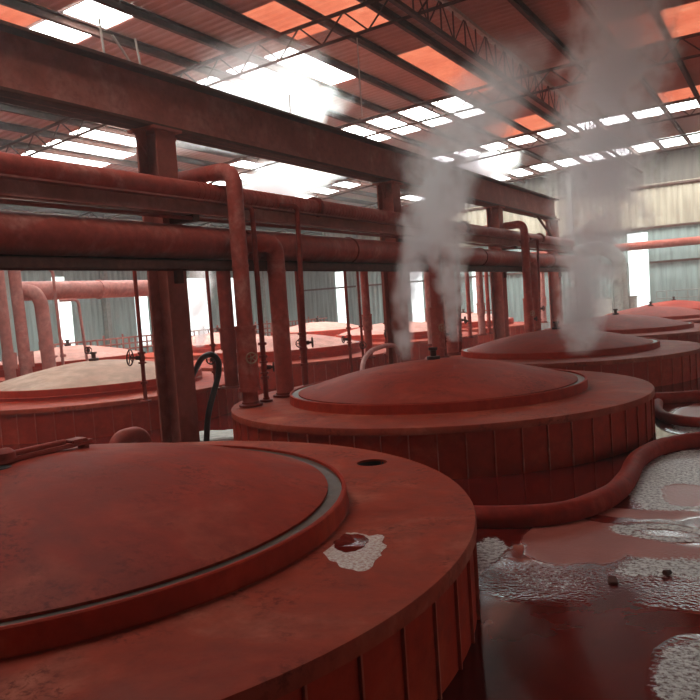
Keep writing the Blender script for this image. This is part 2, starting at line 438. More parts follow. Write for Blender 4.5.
# horizontal girts of the end wall
tn = 900
for z, x0, x1 in ((3.95, X_L, X_R), (5.75, X_L, X_R), (2.42, -5.25, X_R), (2.42, X_L, -6.12)):
    tn += 1; bm = bmesh.new(); box(bm, x0+.05, x1-.02, Y_END-.14, Y_END-.06, z-.045, z+.045)
    struct(obj('trim_%d' % tn, bm, M['roof_steel']))
for x in (-20, -12, -8.5, 1.0, 4.2):
    tn += 1; bm = bmesh.new(); box(bm, x-.1, x+.1, Y_END-.36, Y_END-.15, 0, zr(x)-.2)
    struct(obj('trim_%d' % tn, bm, M['grey_duct']))
for y in (12, 16.5, 21, 25, 31.5):
    tn += 1; bm = bmesh.new(); box(bm, X_L+.08, X_L+.3, y-.1, y+.1, 0, zl-.1)
    struct(obj('trim_%d' % tn, bm, M['grey_duct']))
tn += 1; bm = bmesh.new(); box(bm, X_L+.08, X_L+.16, Y_B+.2, Y_END-.4, 3.55, 3.7); struct(obj('trim_%d' % tn, bm, M['roof_steel']))
# outside ground seen through the doorways
bm = bmesh.new(); box(bm, X_L-12, X_R+12, Y_B-10, Y_END+14, -.35, -.22)
struct(obj('trim_outside_ground', bm, M['white_paint']))

# ------------------------------------------------------------------ tanks
RT, RL, HW, HL = 2.356, 1.694, .459, .567
def tank_meshes():
    d = {}
    # clad wall with vertical battens
    bm = bmesh.new()
    lathe(bm, [(RT-.016, 0), (RT-.016, HW-.01)], 160)
    nb = 60
    for k in range(nb):
        a = 2*PI*k/nb
        r = bmesh.ops.create_cube(bm, size=1)
        rot = Matrix.Rotation(a, 4, 'Z')
        for v in r['verts']:
            v.co = rot @ Vector((RT-.012 + v.co.x*.02, v.co.y*.010, (HW-.06)/2 + v.co.z*(HW-.06)))
        for f_ in {f_ for v in r['verts'] for f_ in v.link_faces}: f_.material_index = 1
    d['shell'] = bm
    bm = bmesh.new()
    lathe(bm, [(RT-.02, HW-.065), (RT+.002, HW-.065), (RT+.004, HW-.01), (RT-.002, HW), (RL-.02, HW+.008), (RL-.02, HW-.03)], 160)
    d['rim_deck'] = bm
    bm = bmesh.new()
    lathe(bm, [(RL+.012, HW), (RL, HW+.012), (RL-.004, HL-.006), (RL-.012, HL), (RL-.028, HL-.002), (RL-.032, HL-.03), (RL-.032, HW)], 160)
    d['curb'] = bm
    bm = bmesh.new()
    lathe(bm, [(RL-.028, HL-.018), (RL-.13, HL-.02)], 128)
    d['gutter'] = bm
    return d
def lid_bm(rise=.3, seed=0, edge=RL-.105):
    bm = bmesh.new()
    prof = [(edge-.005, HL-.06), (edge, HL-.008), (edge-.02, HL)]
    for k in range(1, 13):
        f = k/12; r = (edge-.02)*(1-f)
        prof.append((r if k < 12 else 0, HL + rise*(1-(1-f)**1.75)))
    lathe(bm, prof, 96)
    for v in bm.verts:
        if v.co.z > HL: v.co.z += .012*noise.noise(Vector((v.co.x*1.3+seed, v.co.y*1.3, 0)))
    return bm
tm = tank_meshes()
MESH = {}
for k, b in tm.items():
    me = bpy.data.meshes.new(k); bmesh.ops.recalc_face_normals(b, faces=b.faces); b.to_mesh(me); b.free()
    for p in me.polygons: p.use_smooth = (k != 'shell')
    try: me.set_sharp_from_angle(angle=math.radians(35))
    except Exception: pass
    me.materials.append(M[{'shell': 'tank_side', 'rim_deck': 'tank_top', 'curb': 'tank_side', 'gutter': 'wet'}[k]])
    if k == 'shell': me.materials.append(M['rib_paint'])
    MESH[k] = me
# deck of the nearest tank has a round hole cut through
def deck_with_hole(hx, hy, hr):
    bm = bmesh.new()
    n = 160
    A0 = math.atan2(hy, hx); HR = math.hypot(hx, hy)
    da = .11     # angular half width of the patch holding the hole
    k0 = int(math.floor((A0-da)/(2*PI/n))); k1 = int(math.ceil((A0+da)/(2*PI/n)))
    prof = [(RT-.02, HW-.065), (RT+.002, HW-.065), (RT+.004, HW-.01), (RT-.002, HW), (RL-.02, HW+.008), (RL-.02, HW-.03)]
    rings = [[bm.verts.new((r*math.cos(2*PI*k/n), r*math.sin(2*PI*k/n), z)) for k in range(n)] for r, z in prof]
    for j, (a, b) in enumerate(zip(rings, rings[1:])):
        for k in range(n):
            if j == 3 and (k0 <= k < k1): continue
            bm.faces.new((a[k], b[k], b[(k+1) % n], a[(k+1) % n]))
    outer = [rings[3][k % n] for k in range(k0, k1+1)]; inner = [rings[4][k % n] for k in range(k1, k0-1, -1)]
    def side(a, b): return [bm.verts.new(a.co.lerp(b.co, q/9)) for q in range(1, 9)]
    loop = outer + side(outer[-1], inner[0]) + inner + side(inner[-1], outer[0])
    # hole circle wound the same way and bridged sector by sector
    ns = len(loop)
    cx, cy = hx, hy
    hv = []
    for v in loop:
        a = math.atan2(v.co.y-cy, v.co.x-cx)
        hv.append(bm.verts.new((cx+hr*math.cos(a), cy+hr*math.sin(a), HW+.003)))
    lv = [bm.verts.new((v.co.x, v.co.y, HW-.03)) for v in hv]
    for k in range(ns):
        k2 = (k+1) % ns
        bm.faces.new((loop[k], loop[k2], hv[k2], hv[k]))
        bm.faces.new((hv[k], hv[k2], lv[k2], lv[k]))
    return bm
def hub(parent, big=False):
    bm = bmesh.new(); z = HL+.27
    lathe(bm, [(0, z+.0), (.11, z), (.11, z+.05), (.05, z+.055), (.05, z+.13), (.075, z+.135), (.075, z+.17), (0, z+.17)], 20)
    return obj('vent_hub', bm, M['iron'], parent, True)
tank_spots = [
    ('A', -3.55, 2.53, 'lid', 0, 'huge round red tank nearest the camera, with a foam ringed puddle on its deck'),
    ('A', -3.55, 7.86, 'lid', 0, 'large round red tank in the centre, steam rising from its lid'),
    ('A', -3.55, 13.2, 'lid', 0, 'third round red tank in the front row, right behind the central one'),
    ('A', -3.55, 18.53, 'lid', 0, 'fourth round red tank in the front row, half hidden at the right edge'),
    ('A', -3.55, 23.86, 'lid', 0, 'round red tank in front row near the bright doorway, fifth from the camera'),
    ('A', -3.55, 29.2, 'lid', 0, 'farthest round red tank of the front row, before the end wall railing'),
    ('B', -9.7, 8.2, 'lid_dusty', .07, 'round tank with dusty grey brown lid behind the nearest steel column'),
    ('B', -9.7, 13.55, 'lid_lit', .12, 'round tank with lid lit pale pink seen between pipes behind the central tank'),
    ('B', -9.7, 18.9, 'lid_lit', .1, 'middle row round tank with lid lit pink, third from the camera'),
    ('B', -9.7, 24.2, 'lid_lit', .1, 'middle row round tank farthest from the camera'),
    ('C', -14.45, 11.5, 'lid_lit', .17, 'back row round tank with lid lit bright pink near the left wall windows'),
    ('C', -14.45, 16.8, 'lid_lit', .12, 'back row round tank partly hidden behind the nearest steel column'),
    ('C', -14.45, 22.2, 'lid_lit', .12, 'back row round tank farthest from the camera'),
]
first_lid = {}
for i, (row, x, y, lm, dz, lab) in enumerate(tank_spots):
    t = thing('round_tank', lab, 'tank', (x, y, dz if False else 0), 'round tanks in three rows')
    def put(nm, key, zz=0.0, zs=1.0):
        o = bpy.data.objects.new(nm, MESH[key]); C.objects.link(o); o.parent = t; o.location.z = zz; o.scale.z = zs; return o
    put('tank_wall', 'shell')
    if i == 0:
        o = obj('rim_deck', deck_with_hole(1.08, 1.82, .105), M['tank_top'], t, True, 35)
    else: put('rim_deck', 'rim_deck')
    if i == 0:
        bm = bmesh.new(); lathe(bm, [(0, HW-.26), (.104, HW-.26), (.104, HW-.012)], 32, (1.08, 1.82)); obj('hole_shade_liner', bm, M['rubber'], t, True)  # black liner put in to darken the hole like the tank's unlit inside
    up = dz
    if dz:
        # these rows have a taller collar under the lid
        bm = bmesh.new(); lathe(bm, [(RL+.02, HW), (RL, HW+.02), (RL, HW+dz+.02)], 128); obj('collar', bm, M['tank_side'], t, True)
    put('curb', 'curb', up); put('gutter', 'gutter', up)
    if lm not in first_lid or lm == 'lid' and i < 2:
        l = obj('lid', lid_bm(.27, i*3.3), M[lm], t, True, 30); first_lid[lm] = l.data; l.location.z = up
    else:
        l = bpy.data.objects.new('lid', first_lid[lm]); C.objects.link(l); l.parent = t; l.location.z = up
    l.rotation_euler.z = i*1.1
    if i == 0:
        z = HL+.235
        bm = bmesh.new()
        box(bm, -.045, .045, -.6, .42, z+.035, z+.06, .006)
        box(bm, -.05, .05, .27, .38, z+.055, z+.075, .006)
        tube(bm, [(0, -.5, z+.075), (0, .25, z+.07)], .018, 10)
        lathe(bm, [(0, z+.115), (.03, z+.11), (.055, z+.09), (.06, z+.055), (0, z+.055)], 16, (0, -.13))
        for a in (-.3, -.1, .15, .38): box(bm, -.03, .03, a-.02, a+.02, z-.04, z+.04, .004)
        h = obj('hinge_bracket', bm, M['pipe'], t, True); h.location = (-.05, 0, 0)
        for a in (-.2, .02):  # black discs stand in for the dark gaps under the bar
            bm = bmesh.new(); lathe(bm, [(0, z+.03), (.05, z+.03), (.055, z-.06), (0, z-.06)], 16, (.02, a)); obj('gap_shade', bm, M['rubber'], t, True)
    else:
        h = hub(t); h.scale = (.7, .7, .85); h.location.z = up + .12
# puddle with a foam ring on the deck of the nearest tank
def irregular(bm, cx, cy, rx, ry, rot, z, th, seed, amp=.2, n=56):
    vs = []; top = []
    for k in range(n):
        a = 2*PI*k/n
        f = 1+amp*noise.noise(Vector((math.cos(a)*2+seed, math.sin(a)*2, seed)))*1.6 + .25*amp*noise.noise(Vector((math.cos(a)*8, math.sin(a)*8+seed, 2)))
        u, v = rx*f*math.cos(a), ry*f*math.sin(a)
        x = cx+u*math.cos(rot)-v*math.sin(rot); y = cy+u*math.sin(rot)+v*math.cos(rot)
        vs.append(bm.verts.new((x, y, z))); top.append(bm.verts.new((cx+(x-cx)*.94, cy+(y-cy)*.94, z+th)))
    for k in range(n): bm.faces.new((vs[k], vs[(k+1) % n], top[(k+1) % n], top[k]))
    bm.faces.new(top)
f = thing('foam_puddle', 'small red puddle ringed with pale foam on the nearest tank deck', 'puddle', (-1.69, 2.76, HW))
bm = bmesh.new(); irregular(bm, 0, 0, .15, .25, .52, .001, .006, 3.1, .3); obj('foam', bm, M['foam'], f, True)
bm = bmesh.new(); irregular(bm, -.055, .065, .08, .13, .52, .006, .004, 5.2, .16); obj('liquid', bm, M['red_pool'], f, True)

# ------------------------------------------------------------------ kerbs curling round the tanks
def kerb(pts, r, lab):
    bm = bmesh.new(); P = bend(pts, .45, 8)
    Q = []
    for a, b in zip(P, P[1:]):
        for k in range(3): Q.append(a.lerp(b, k/3))
    Q.append(P[-1])
    rr = [r*(1+.1*noise.noise(Vector((q.x*2.1, q.y*2.1, 3)))) for q in Q]
    tube(bm, Q, rr, 16)
    tag(obj('floor_kerb', bm, M['kerb'], None, True), lab, 'kerb', 'rounded floor kerbs')
kerb([(-5.2, 5.0, .05), (-3.3, 4.6, .05), (-1.95, 4.6, .05), (-1.36, 4.8, .05), (-1.12, 5.35, .05), (-1.1, 5.95, .05), (-1.16, 6.6, .05), (-1.05, 7.2, .05), (-.72, 7.6, .05), (-.1, 7.9, .05), (2.6, 8.2, .05)], .08, 'thick rounded red kerb curling round the front of the central tank')
kerb([(-1.42, 9.8, .05), (-1.35, 9.2, .05), (-1.2, 8.75, .05), (-.95, 8.5, .05), (0, 8.4, .05), (2.6, 8.5, .05)], .06, 'rounded red kerb right beside the central tank, bending away to the right')
kerb([(-5.2, 10.3, .06), (-3.3, 9.85, .06), (-1.9, 9.95, .06), (-1.2, 10.25, .06), (-.6, 10.5, .06), (2.6, 10.8, .06)], .08, 'rounded red kerb along the front of the third tank')
bm = bmesh.new(); box(bm, -.78, 2.6, 8.0, 8.3, 0, .045, .015); tag(obj('floor_step', bm, M['kerb']), 'low flat red step between two kerbs beside the central tank', 'step')
# small debris, and a pale bar standing in for a floor reflection
bm = bmesh.new(); box(bm, -.022, .022, -.045, .045, 0, .014, .003)
o = obj('brick_fragment', bm, M['steel_dark']); o.location = (-.83, 3.94, 0); o.rotation_euler.z = .3
tag(o, 'dark brick fragment lying in the wet patch on the floor', 'debris')
for (x, y, r, l, lab) in ((-1.42, 5.25, .008, .2, 'thin pale bar standing in for a reflected streak on the dark floor before the central tank'), (-.6, 4.12, .018, .04, 'tiny dark pebble in the foamy floor patch at right')):
    bm = bmesh.new(); tube(bm, [(x, y, .012), (x+l*.6, y+l*.8, .012)], [r, r*.7], 8)
    tag(obj('floor_debris_glint', bm, M['pale_steel'] if l > .1 else M['iron']), lab, 'debris')

# ------------------------------------------------------------------ columns and crane beam
XC = -5.97
where = ['nearest steel column, standing left behind the nearest tank', 'second steel column along the pipe rack, wrapped in steam',
         'third steel column along the pipe rack, right of the steam', 'fourth steel column at the far end of the pipe rack']
for k, y in enumerate((6.16, 11.75, 17.25, 22.3)):
    t = thing('steel_column', 'red brown ' + where[k], 'column', (XC, y, 0), 'steel columns under the crane beam')
    bm = bmesh.new()
    h = .14; H = 3.57
    for s in (-1, 1): box(bm, s*h-.012, s*h+.012, -.15, .15, .02, H)
    box(bm, -h, h, -.01, .01, .02, H); obj('column_shaft', bm, M['steel'], t)
    bm = bmesh.new(); box(bm, -.24, .24, -.24, .24, 0, .03, .004)
    for a in (-.19, .19):
        for b in (-.19, .19): lathe(bm, [(0, .07), (.018, .07), (.018, .02)], 8, (a, b))
    obj('base_plate', bm, M['steel_dark'], t)
    bm = bmesh.new(); box(bm, -.2, .2, -.22, .22, H, H+.03, .004)
    for s in (-1, 1):
        vs = [bm.verts.new(p) for p in ((-.01, s*.15, H), (-.01, s*.34, H), (-.01, s*.15, H-.26), (.01, s*.15, H), (.01, s*.34, H), (.01, s*.15, H-.26))]
        bm.faces.new(vs[:3]); bm.faces.new(vs[3:][::-1])
        for a, b in ((0, 1), (1, 2), (2, 0)): bm.faces.new((vs[a], vs[b], vs[b+3], vs[a+3]))
    obj('cap_plate', bm, M['steel'], t)
    bm = bmesh.new(); box(bm, .152, .5, -.05, .05, 2.04, 2.10); box(bm, .152, .5, -.05, .05, 2.55, 2.62)
    box(bm, .152, .2, -.05, .05, 1.9, 2.04)
    obj('pipe_bracket', bm, M['steel_dark'], t)
t = thing('crane_beam', 'long heavy red brown I-beam on top of the column row', 'beam', (XC, 0, 3.6))
y0, y1 = -1.0, 22.65
bm = bmesh.new(); box(bm, -.012, .012, y0, y1, .0, .63)
y = y0+.4
while y < y1:
    y += 2.8
obj('beam_web', bm, M['steel'], t)
bm = bmesh.new(); box(bm, -.16, .16, y0, y1, 0, .035, .004); obj('bottom_flange', bm, M['steel_dark'], t)
bm = bmesh.new(); box(bm, -.16, .16, y0, y1, .58, .615, .004); box(bm, -.04, .04, y0, y1, .615, .66, .006); obj('top_flange', bm, M['steel_dark'], t)
bm = bmesh.new(); box(bm, .012, .06, y0, y1, .035, .13, .01); obj('fillet_bar', bm, M['steel'], t)
# diagonal brace at the far end
bm = bmesh.new(); tube(bm, [(XC+.05, 20.6, 3.6), (XC+.05, 22.1, 3.05)], .035, 8)
tag(obj('diagonal_brace', bm, M['steel_dark']), 'short diagonal brace under the far end of the crane beam', 'brace')

# ------------------------------------------------------------------ pipe rack along the columns
XP = -5.62; YP0, YP1 = -1.0, 23.0
t = thing('main_header_pipe', 'thickest horizontal red pipe on the rack along the column row', 'pipe', (XP, 0, 2.335))
bm = bmesh.new(); tube(bm, [(0, YP0, 0), (0, YP1, 0)], .185, 32); obj('pipe_body', bm, M['pipe'], t, True, 50)
for y in (1.7, 7.05, 9.6, 12.9, 15.1, 18.4, 20.5):
    bm = bmesh.new(); ring_at(bm, (0, y, 0), (0, 1, 0), .2, .025, 28); obj('weld_ring', bm, M['pipe_dark'], t, True)
t = thing('upper_header_pipe', 'slimmer horizontal red pipe running above the thickest one', 'pipe', (XP+.02, 0, 2.9))
bm = bmesh.new(); tube(bm, [(0, YP0, 0), (0, YP1, 0)], .105, 24); obj('pipe_body', bm, M['pipe'], t, True, 50)
bm = bmesh.new()
y = 6.3
while y < 13.5:
    ring_at(bm, (0, y, 0), (0, 1, 0), .112, .03, 20); y += .085
obj('lagging_bands', bm, M['pipe'], t, True)
for y in (3.2, 8.7, 14.2, 19.6):
    bm = bmesh.new(); ring_at(bm, (0, y, 0), (0, 1, 0), .15, .03, 24); ring_at(bm, (0, y+.04, 0), (0, 1, 0), .15, .03, 24); obj('flange', bm, M['pipe_dark'], t, True)
bm = bmesh.new(); box(bm, XP+.05, XP+.17, YP0, YP1, 2.775, 2.793); box(bm, XP+.05, XP+.07, YP0, YP1, 2.63, 2.775); box(bm, XP+.05, XP+.17, YP0, YP1, 2.62, 2.638)
box(bm, XP-.17, XP+.05, YP0, YP1, 2.70, 2.793)
tag(obj('upper_channel_rail', bm, M['steel']), 'steel channel rail carrying the slimmer pipe along the rack', 'rail')
bm = bmesh.new(); box(bm, XP-.08, XP+.2, YP0, YP1, 2.115, 2.135); box(bm, XP+.18, XP+.2, YP0, YP1, 2.03, 2.135); box(bm, XP-.08, XP-.06, YP0, YP1, 2.03, 2.135)
tag(obj('lower_channel_rail', bm, M['steel_dark']), 'steel channel rail under the thickest pipe of the rack', 'rail')
bm = bmesh.new(); tube(bm, [(XP+.12, YP0, 2.58), (XP+.12, YP1, 2.58)], .022, 12)
tag(obj('conduit_pipe', bm, M['pipe_dark'], None, True), 'very thin dark pipe squeezed between the two thick rack pipes', 'pipe')

def handwheel(parent, loc, direction, r=.07, mat='iron'):
    """valve body with bonnet, stem and spoked wheel"""
    v = bmesh.new(); lathe(v, [(0, -.075), (.05, -.075), (.05, -.055), (.03, -.05), (.042, 0), (.03, .05), (.05, .055), (.05, .075), (0, .075)], 16)
    b = obj('valve_body', v, M['pipe_dark'], parent, True); b.location = loc
    w = bmesh.new(); d = Vector(direction).normalized()
    tube(w, [(0, 0, 0), d*(.06+r)], .015, 8)
    tube(w, [d*.03, d*.08], .028, 10)
    c = d*(.06+r); a = d.cross(Vector((0, 0, 1)))
    a = a.normalized() if a.length > .1 else Vector((1, 0, 0)); bb = d.cross(a).normalized()
    n = 20; pts = [c + r*(math.cos(2*PI*k/n)*a + math.sin(2*PI*k/n)*bb) for k in range(n+1)]
    tube(w, pts, .009, 8, False)
    for k in range(5):
        an = 2*PI*k/5; tube(w, [c, c+r*(math.cos(an)*a+math.sin(an)*bb)], .006, 6)
    o = obj('handwheel', w, M[mat], b, True); return b
def vpipe(pts, r, lab, mat='pipe', collars=(), valve=None, base=True, name='vertical_pipe', rad=None, group=None, jog=True):
    root = Vector(pts[-1]); t = thing(name, lab, 'pipe', root, group)
    L = [Vector(p)-root for p in pts]
    bm = bmesh.new(); tube(bm, bend(L, rad or r*2.2), r, 20 if r > .06 else 12); obj('pipe_body', bm, M[mat], t, True, 50)
    for z, rr, h in collars:
        bm = bmesh.new(); x, y = L[-1].x, L[-1].y
        lathe(bm, [(0, z-root.z-h/2), (rr, z-root.z-h/2), (rr, z-root.z+h/2), (0, z-root.z+h/2)], 22); obj('collar', bm, M[mat], t, True)
    if base:
        bm = bmesh.new(); lathe(bm, [(0, .002), (r+.045, .002), (r+.045, .025), (r+.01, .03), (r+.01, .05), (0, .05)], 22); obj('base_flange', bm, M['pipe_dark'], t, True)
    if valve: handwheel(t, Vector((0, 0, valve[0]-root.z)), valve[1], valve[2], valve[3] if len(valve) > 3 else 'iron')
    return t
names_bay = ['central tank', 'third tank', 'fourth tank', 'fifth tank']
for k in range(3):
    dy = 5.33*k; nb = names_bay[k]
    y = 6.61+dy
    t = vpipe([(-6.75, y+(.02, .3, .45)[k], 3.13), (-5.28, y, 3.13), (-5.28, y, HW+.008)], .092, 'elbow pipe crossing over the rack and dropping into the %s' % nb, 'pipe',
          collars=((2.05, .098, .02), (.99, .115, .7), (1.36, .125, .04), (.66, .125, .04)), name='elbow_pipe', rad=.2)
    handwheel(t, Vector((0.02, 0, .55)), (.8, -.6, 0), .06, 'brass')
    y = 7.38+dy
    vpipe([(-5.46, y-.35, 2.335), (-5.36, y-.3, 2.335), (-5.345, y, 2.335), (-5.345, y, HW+.008)], .108, 'thick drop pipe from the main header down to the %s' % nb, 'pipe',
          collars=((2.0, .114, .02),), name='drop_pipe', rad=.2)
    y = 6.93+dy
    vpipe([(-5.5, y-.02, 2.74), (-5.3, y, 2.74), (-5.3, y, HW+.008)], .03, 'thin valve pipe between the two thick drops above the %s' % nb, 'pipe_dark',
          collars=((1.15, .05, .03), (1.0, .05, .03), (.75, .05, .03)), valve=(.87, (.6, .5, 0), .05), name='valve_pipe', rad=.08)
    y = 7.95+dy
    vpipe([(-5.44, y-.3, 2.83), (-5.36, y, 2.83), (-5.42, y, HW+.008)], .034, 'thin valve pipe farthest along the rack above the %s' % nb, 'pipe_dark',
          collars=((1.2, .055, .03), (1.0, .055, .03), (.8, .055, .03)), valve=(1.08, (.75, .6, 0), .062), name='valve_pipe', rad=.08)
# pipes on the far side of the rack, feeding the middle row
zb = HW+.008
back = [
    (-7.1, 6.76, .026, 'thin pipe with black handwheel left of the nearest column', 1.04, (-.35, -.95, .1), zb),
    (-6.95, 7.95, .025, 'thin dark pipe just right of the nearest column', .9, (.3, -.8, 0), zb),
    (-6.85, 8.18, .1, 'thick dark pipe behind the big elbow pipe', None, None, zb),
    (-6.9, 10.07, .028, 'thin dark pipe right behind the thick drop of the central tank', .95, (.3, -.8, 0), 0),
    (-6.9, 11.62, .028, 'thin valve pipe in the gap left of second column', .9, (-.5, -.7, 0), 0),
    (-6.92, 12.12, .024, 'thin plain pipe in the gap left of second column', .75, (.5, -.7, 0), zb),
    (-6.95, 12.42, .075, 'medium red pipe in the gap left of second column', None, None, zb),
    (-6.9, 13.08, .028, 'thin valve pipe close to the left side of the second column', .9, (.5, -.7, 0), zb),
    (-6.9, 15.2, .07, 'pale lit pipe just right of the second column', None, None, zb),
    (-6.9, 17.6, .05, 'slim pipe behind the rack left of third column', .9, (-.5, -.7, 0), zb),
    (-6.9, 18.45, .09, 'thick pink pipe behind the rack left of third column', None, None, zb),
    (-6.9, 19.0, .05, 'slim pipe hugging the left of the third column', None, None, zb),
    (-6.9, 24.2, .09, 'thick pipe behind the rack right of third column', None, None, zb),
]
for x, y, r, lab, vz, vd, z0 in back:
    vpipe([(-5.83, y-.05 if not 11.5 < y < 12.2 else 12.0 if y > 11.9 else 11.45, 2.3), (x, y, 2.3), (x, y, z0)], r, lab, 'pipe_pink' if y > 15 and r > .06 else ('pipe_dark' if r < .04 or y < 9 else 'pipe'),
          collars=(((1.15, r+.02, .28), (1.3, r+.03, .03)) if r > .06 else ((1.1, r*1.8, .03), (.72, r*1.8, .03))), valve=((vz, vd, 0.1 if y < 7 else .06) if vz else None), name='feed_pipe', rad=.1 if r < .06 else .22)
# bent black hose by the column, curved hose on the central tank
bm = bmesh.new()
P = [(-6.3, 6.75, .75), (-5.95, 6.6, 1.04), (-5.75, 6.55, 1.08), (-5.72, 6.63, 1.0), (-5.72, 6.61, .83), (-5.74, 6.5, .6), (-5.75, 6.4, .39), (-5.75, 6.33, .04)]
tube(bm, bend(P, .14, 4), .034, 14)
tag(obj('black_hose', bm, M['rubber'], None, True), 'short black hose arching beside the foot of the nearest column', 'hose')
bm = bmesh.new()
P = [(-4.95, 8.6, .5), (-5.1, 8.9, .72), (-5.25, 9.4, .84), (-5.4, 10.2, .86), (-5.6, 10.9, .8), (-5.75, 11.3, .62), (-5.8, 11.4, .03)]
tube(bm, bend(P, .25, 5), .035, 12)
tag(obj('arched_hose', bm, M['pipe_pink'], None, True), 'pale red hose arching off the back edge of the central tank', 'hose')
bm = bmesh.new(); tube(bm, bend([(-6.12, 5.3, .03), (-6.12, 5.38, .3), (-6.12, 5.72, .3), (-6.12, 5.8, .03)], .13, 5), .085, 14)
tag(obj('floor_pipe_bend', bm, M['pipe'], None, True), 'humped red pipe bend on the floor left of the nearest column', 'pipe')
bm = bmesh.new(); tube(bm, [(-6.12, 3.9, .2), (-6.12, 4.95, .2)], .08, 14); ring_at(bm, (-6.12, 4.1, .2), (0, 1, 0), .12, .06); ring_at(bm, (-6.12, 4.92, .2), (0, 1, 0), .11, .05)
for q in (4.2, 4.8): box(bm, -6.17, -6.07, q-.03, q+.03, 0, .16)
tag(obj('floor_pipe', bm, M['pipe'], None, True), 'short flanged red pipe lying behind the nearest tank at far left', 'pipe')
# pale foam seen beside the column foot
bm = bmesh.new(); irregular(bm, 0, 0, .5, .32, .4, .002, .02, 9.1, .25)
o = obj('foam_patch', bm, M['white_paint'], None, True); o.location = (-6.15, 7.15, 0); tag(o, 'pale foam patch on the floor between the column and the central tank', 'foam')

# ------------------------------------------------------------------ second rack, far left
t = thing('back_header_pipe', 'pink horizontal pipe running before the left wall windows', 'pipe', (-12.9, 0, 2.22))
bm = bmesh.new(); tube(bm, [(0, 9.2, 0), (0, 13.6, 0)], .19, 24); obj('pipe_body', bm, M['pipe_pink'], t, True, 50)
for y in (11.2,):
    bm = bmesh.new(); ring_at(bm, (0, y, 0), (0, 1, 0), .21, .04, 24); obj('flange', bm, M['pipe_pink'], t, True)
vpipe([(-12.9, 9.2, 2.22), (-12.55, 9.32, 2.2), (-12.5, 9.42, 2.0), (-12.5, 9.5, .02)], .13, 'pink elbow pipe turning down from the pink horizontal pipe', 'pipe_pink', name='elbow_pipe', rad=.2, collars=((.9, .15, .04),))
vpipe([(-12.6, 8.95, 3.3), (-12.6, 9.05, .02)], .11, 'thick pink upright pipe at the far left, beside the elbow', 'pipe_pink', collars=((.9, .14, .3),), name='feed_pipe')
vpipe([(-12.6, 8.62, 3.3), (-12.6, 8.7, .02)], .1, 'leftmost thick pink upright pipe at the picture edge', 'pipe_pink', collars=((.9, .13, .3),), name='feed_pipe')
vpipe([(-12.75, 9.15, 2.62), (-12.5, 9.4, 2.66), (-12.38, 9.66, 2.6), (-12.38, 9.72, .02)], .03, 'thin hooked pink pipe in front of the pink elbow', 'pipe_pink', name='valve_pipe', rad=.1, collars=((.9, .06, .05),))
vpipe([(-12.7, 10.0, 2.0), (-12.5, 10.3, 2.0), (-12.45, 10.4, .02)], .028, 'short thin pink pipe under the pink horizontal pipe', 'pipe_pink', name='valve_pipe', rad=.1, valve=(.95, (.6, -.5, 0), .07))
# low lattice railing along the left wall
t = thing('walkway_railing', 'low brownish railing along the left wall behind the lit pink lids', 'railing', (-21.5, 26, 0))
bm = bmesh.new()
for z in (.4, .6, .82): tube(bm, [(0, -10, z), (0, 8, z)], .03, 8)
obj('rail', bm, M['steel'], t)
for k in range(60):
    bm = bmesh.new(); tube(bm, [(0, -10+k*.3, 0), (0, -10+k*.3, .82+.15*(k%3==0))], .035, 8); obj('post', bm, M['steel'], t)

# ------------------------------------------------------------------ far end: duct, cabin, railing, crosswise pipe
bm = bmesh.new(); tube(bm, [(-11.5, 34.2, 3.15), (7.3, 34.2, 3.15)], .17, 20)
tag(obj('crosswise_pipe', bm, M['steel'], None, True), 'dark red pipe running crosswise in front of the bright end doorway', 'pipe')
t = thing('arched_duct', 'grey arched duct with a ladder cage left of the bright doorway', 'duct', (-6.15, 31.5, 0))
bm = bmesh.new(); tube(bm, bend([(-1.9, 0, 2.9), (-.4, 0, 3.15), (.35, 0, 2.7), (.35, 0, 0)], .8, 8), .28, 20); obj('duct_body', bm, M['grey_duct'], t, True)
bm = bmesh.new()
for z in (1.2, 1.7, 2.2): ring_at(bm, (.35, 0, z), (0, 0, 1), .3, .04, 20)
for a in range(4): tube(bm, [(.35+.34*math.cos(a*PI/2+.4), .34*math.sin(a*PI/2+.4), .0), (.35+.34*math.cos(a*PI/2+.4), .34*math.sin(a*PI/2+.4), 2.4)], .02, 6)
obj('ladder_cage', bm, M['grey_duct'], t)
t = thing('white_cabin', 'small pale cabinet at the far end below the arched duct', 'cabinet', (-6.1, 32.2, 0))
bm = bmesh.new(); box(bm, -.9, .75, -.3, .3, 0, 1.0, .01); obj('cabinet_body', bm, M['white_paint'], t)
bm = bmesh.new(); box(bm, -.95, .8, -.35, .35, 1.0, 1.04); box(bm, -.9, -.86, -.32, -.3, 0, 1.0); box(bm, -.08, -.04, -.32, -.3, 0, 1.0); obj('cabinet_frame', bm, M['grey_duct'], t)
t = thing('end_railing', 'grey railing in front of the end wall, right of the bright doorway', 'railing', (-1.5, 33.2, 0))
bm = bmesh.new()
for z in (.5, .85, 1.15): tube(bm, [(-3.2, 0, z), (6, 0, z)], .022, 8)
obj('rail', bm, M['grey_duct'], t)
for k in range(24):
    bm = bmesh.new(); tube(bm, [(-3.2+k*.4, 0, 0), (-3.2+k*.4, 0, 1.15)], .02, 6); obj('post', bm, M['grey_duct'], t)

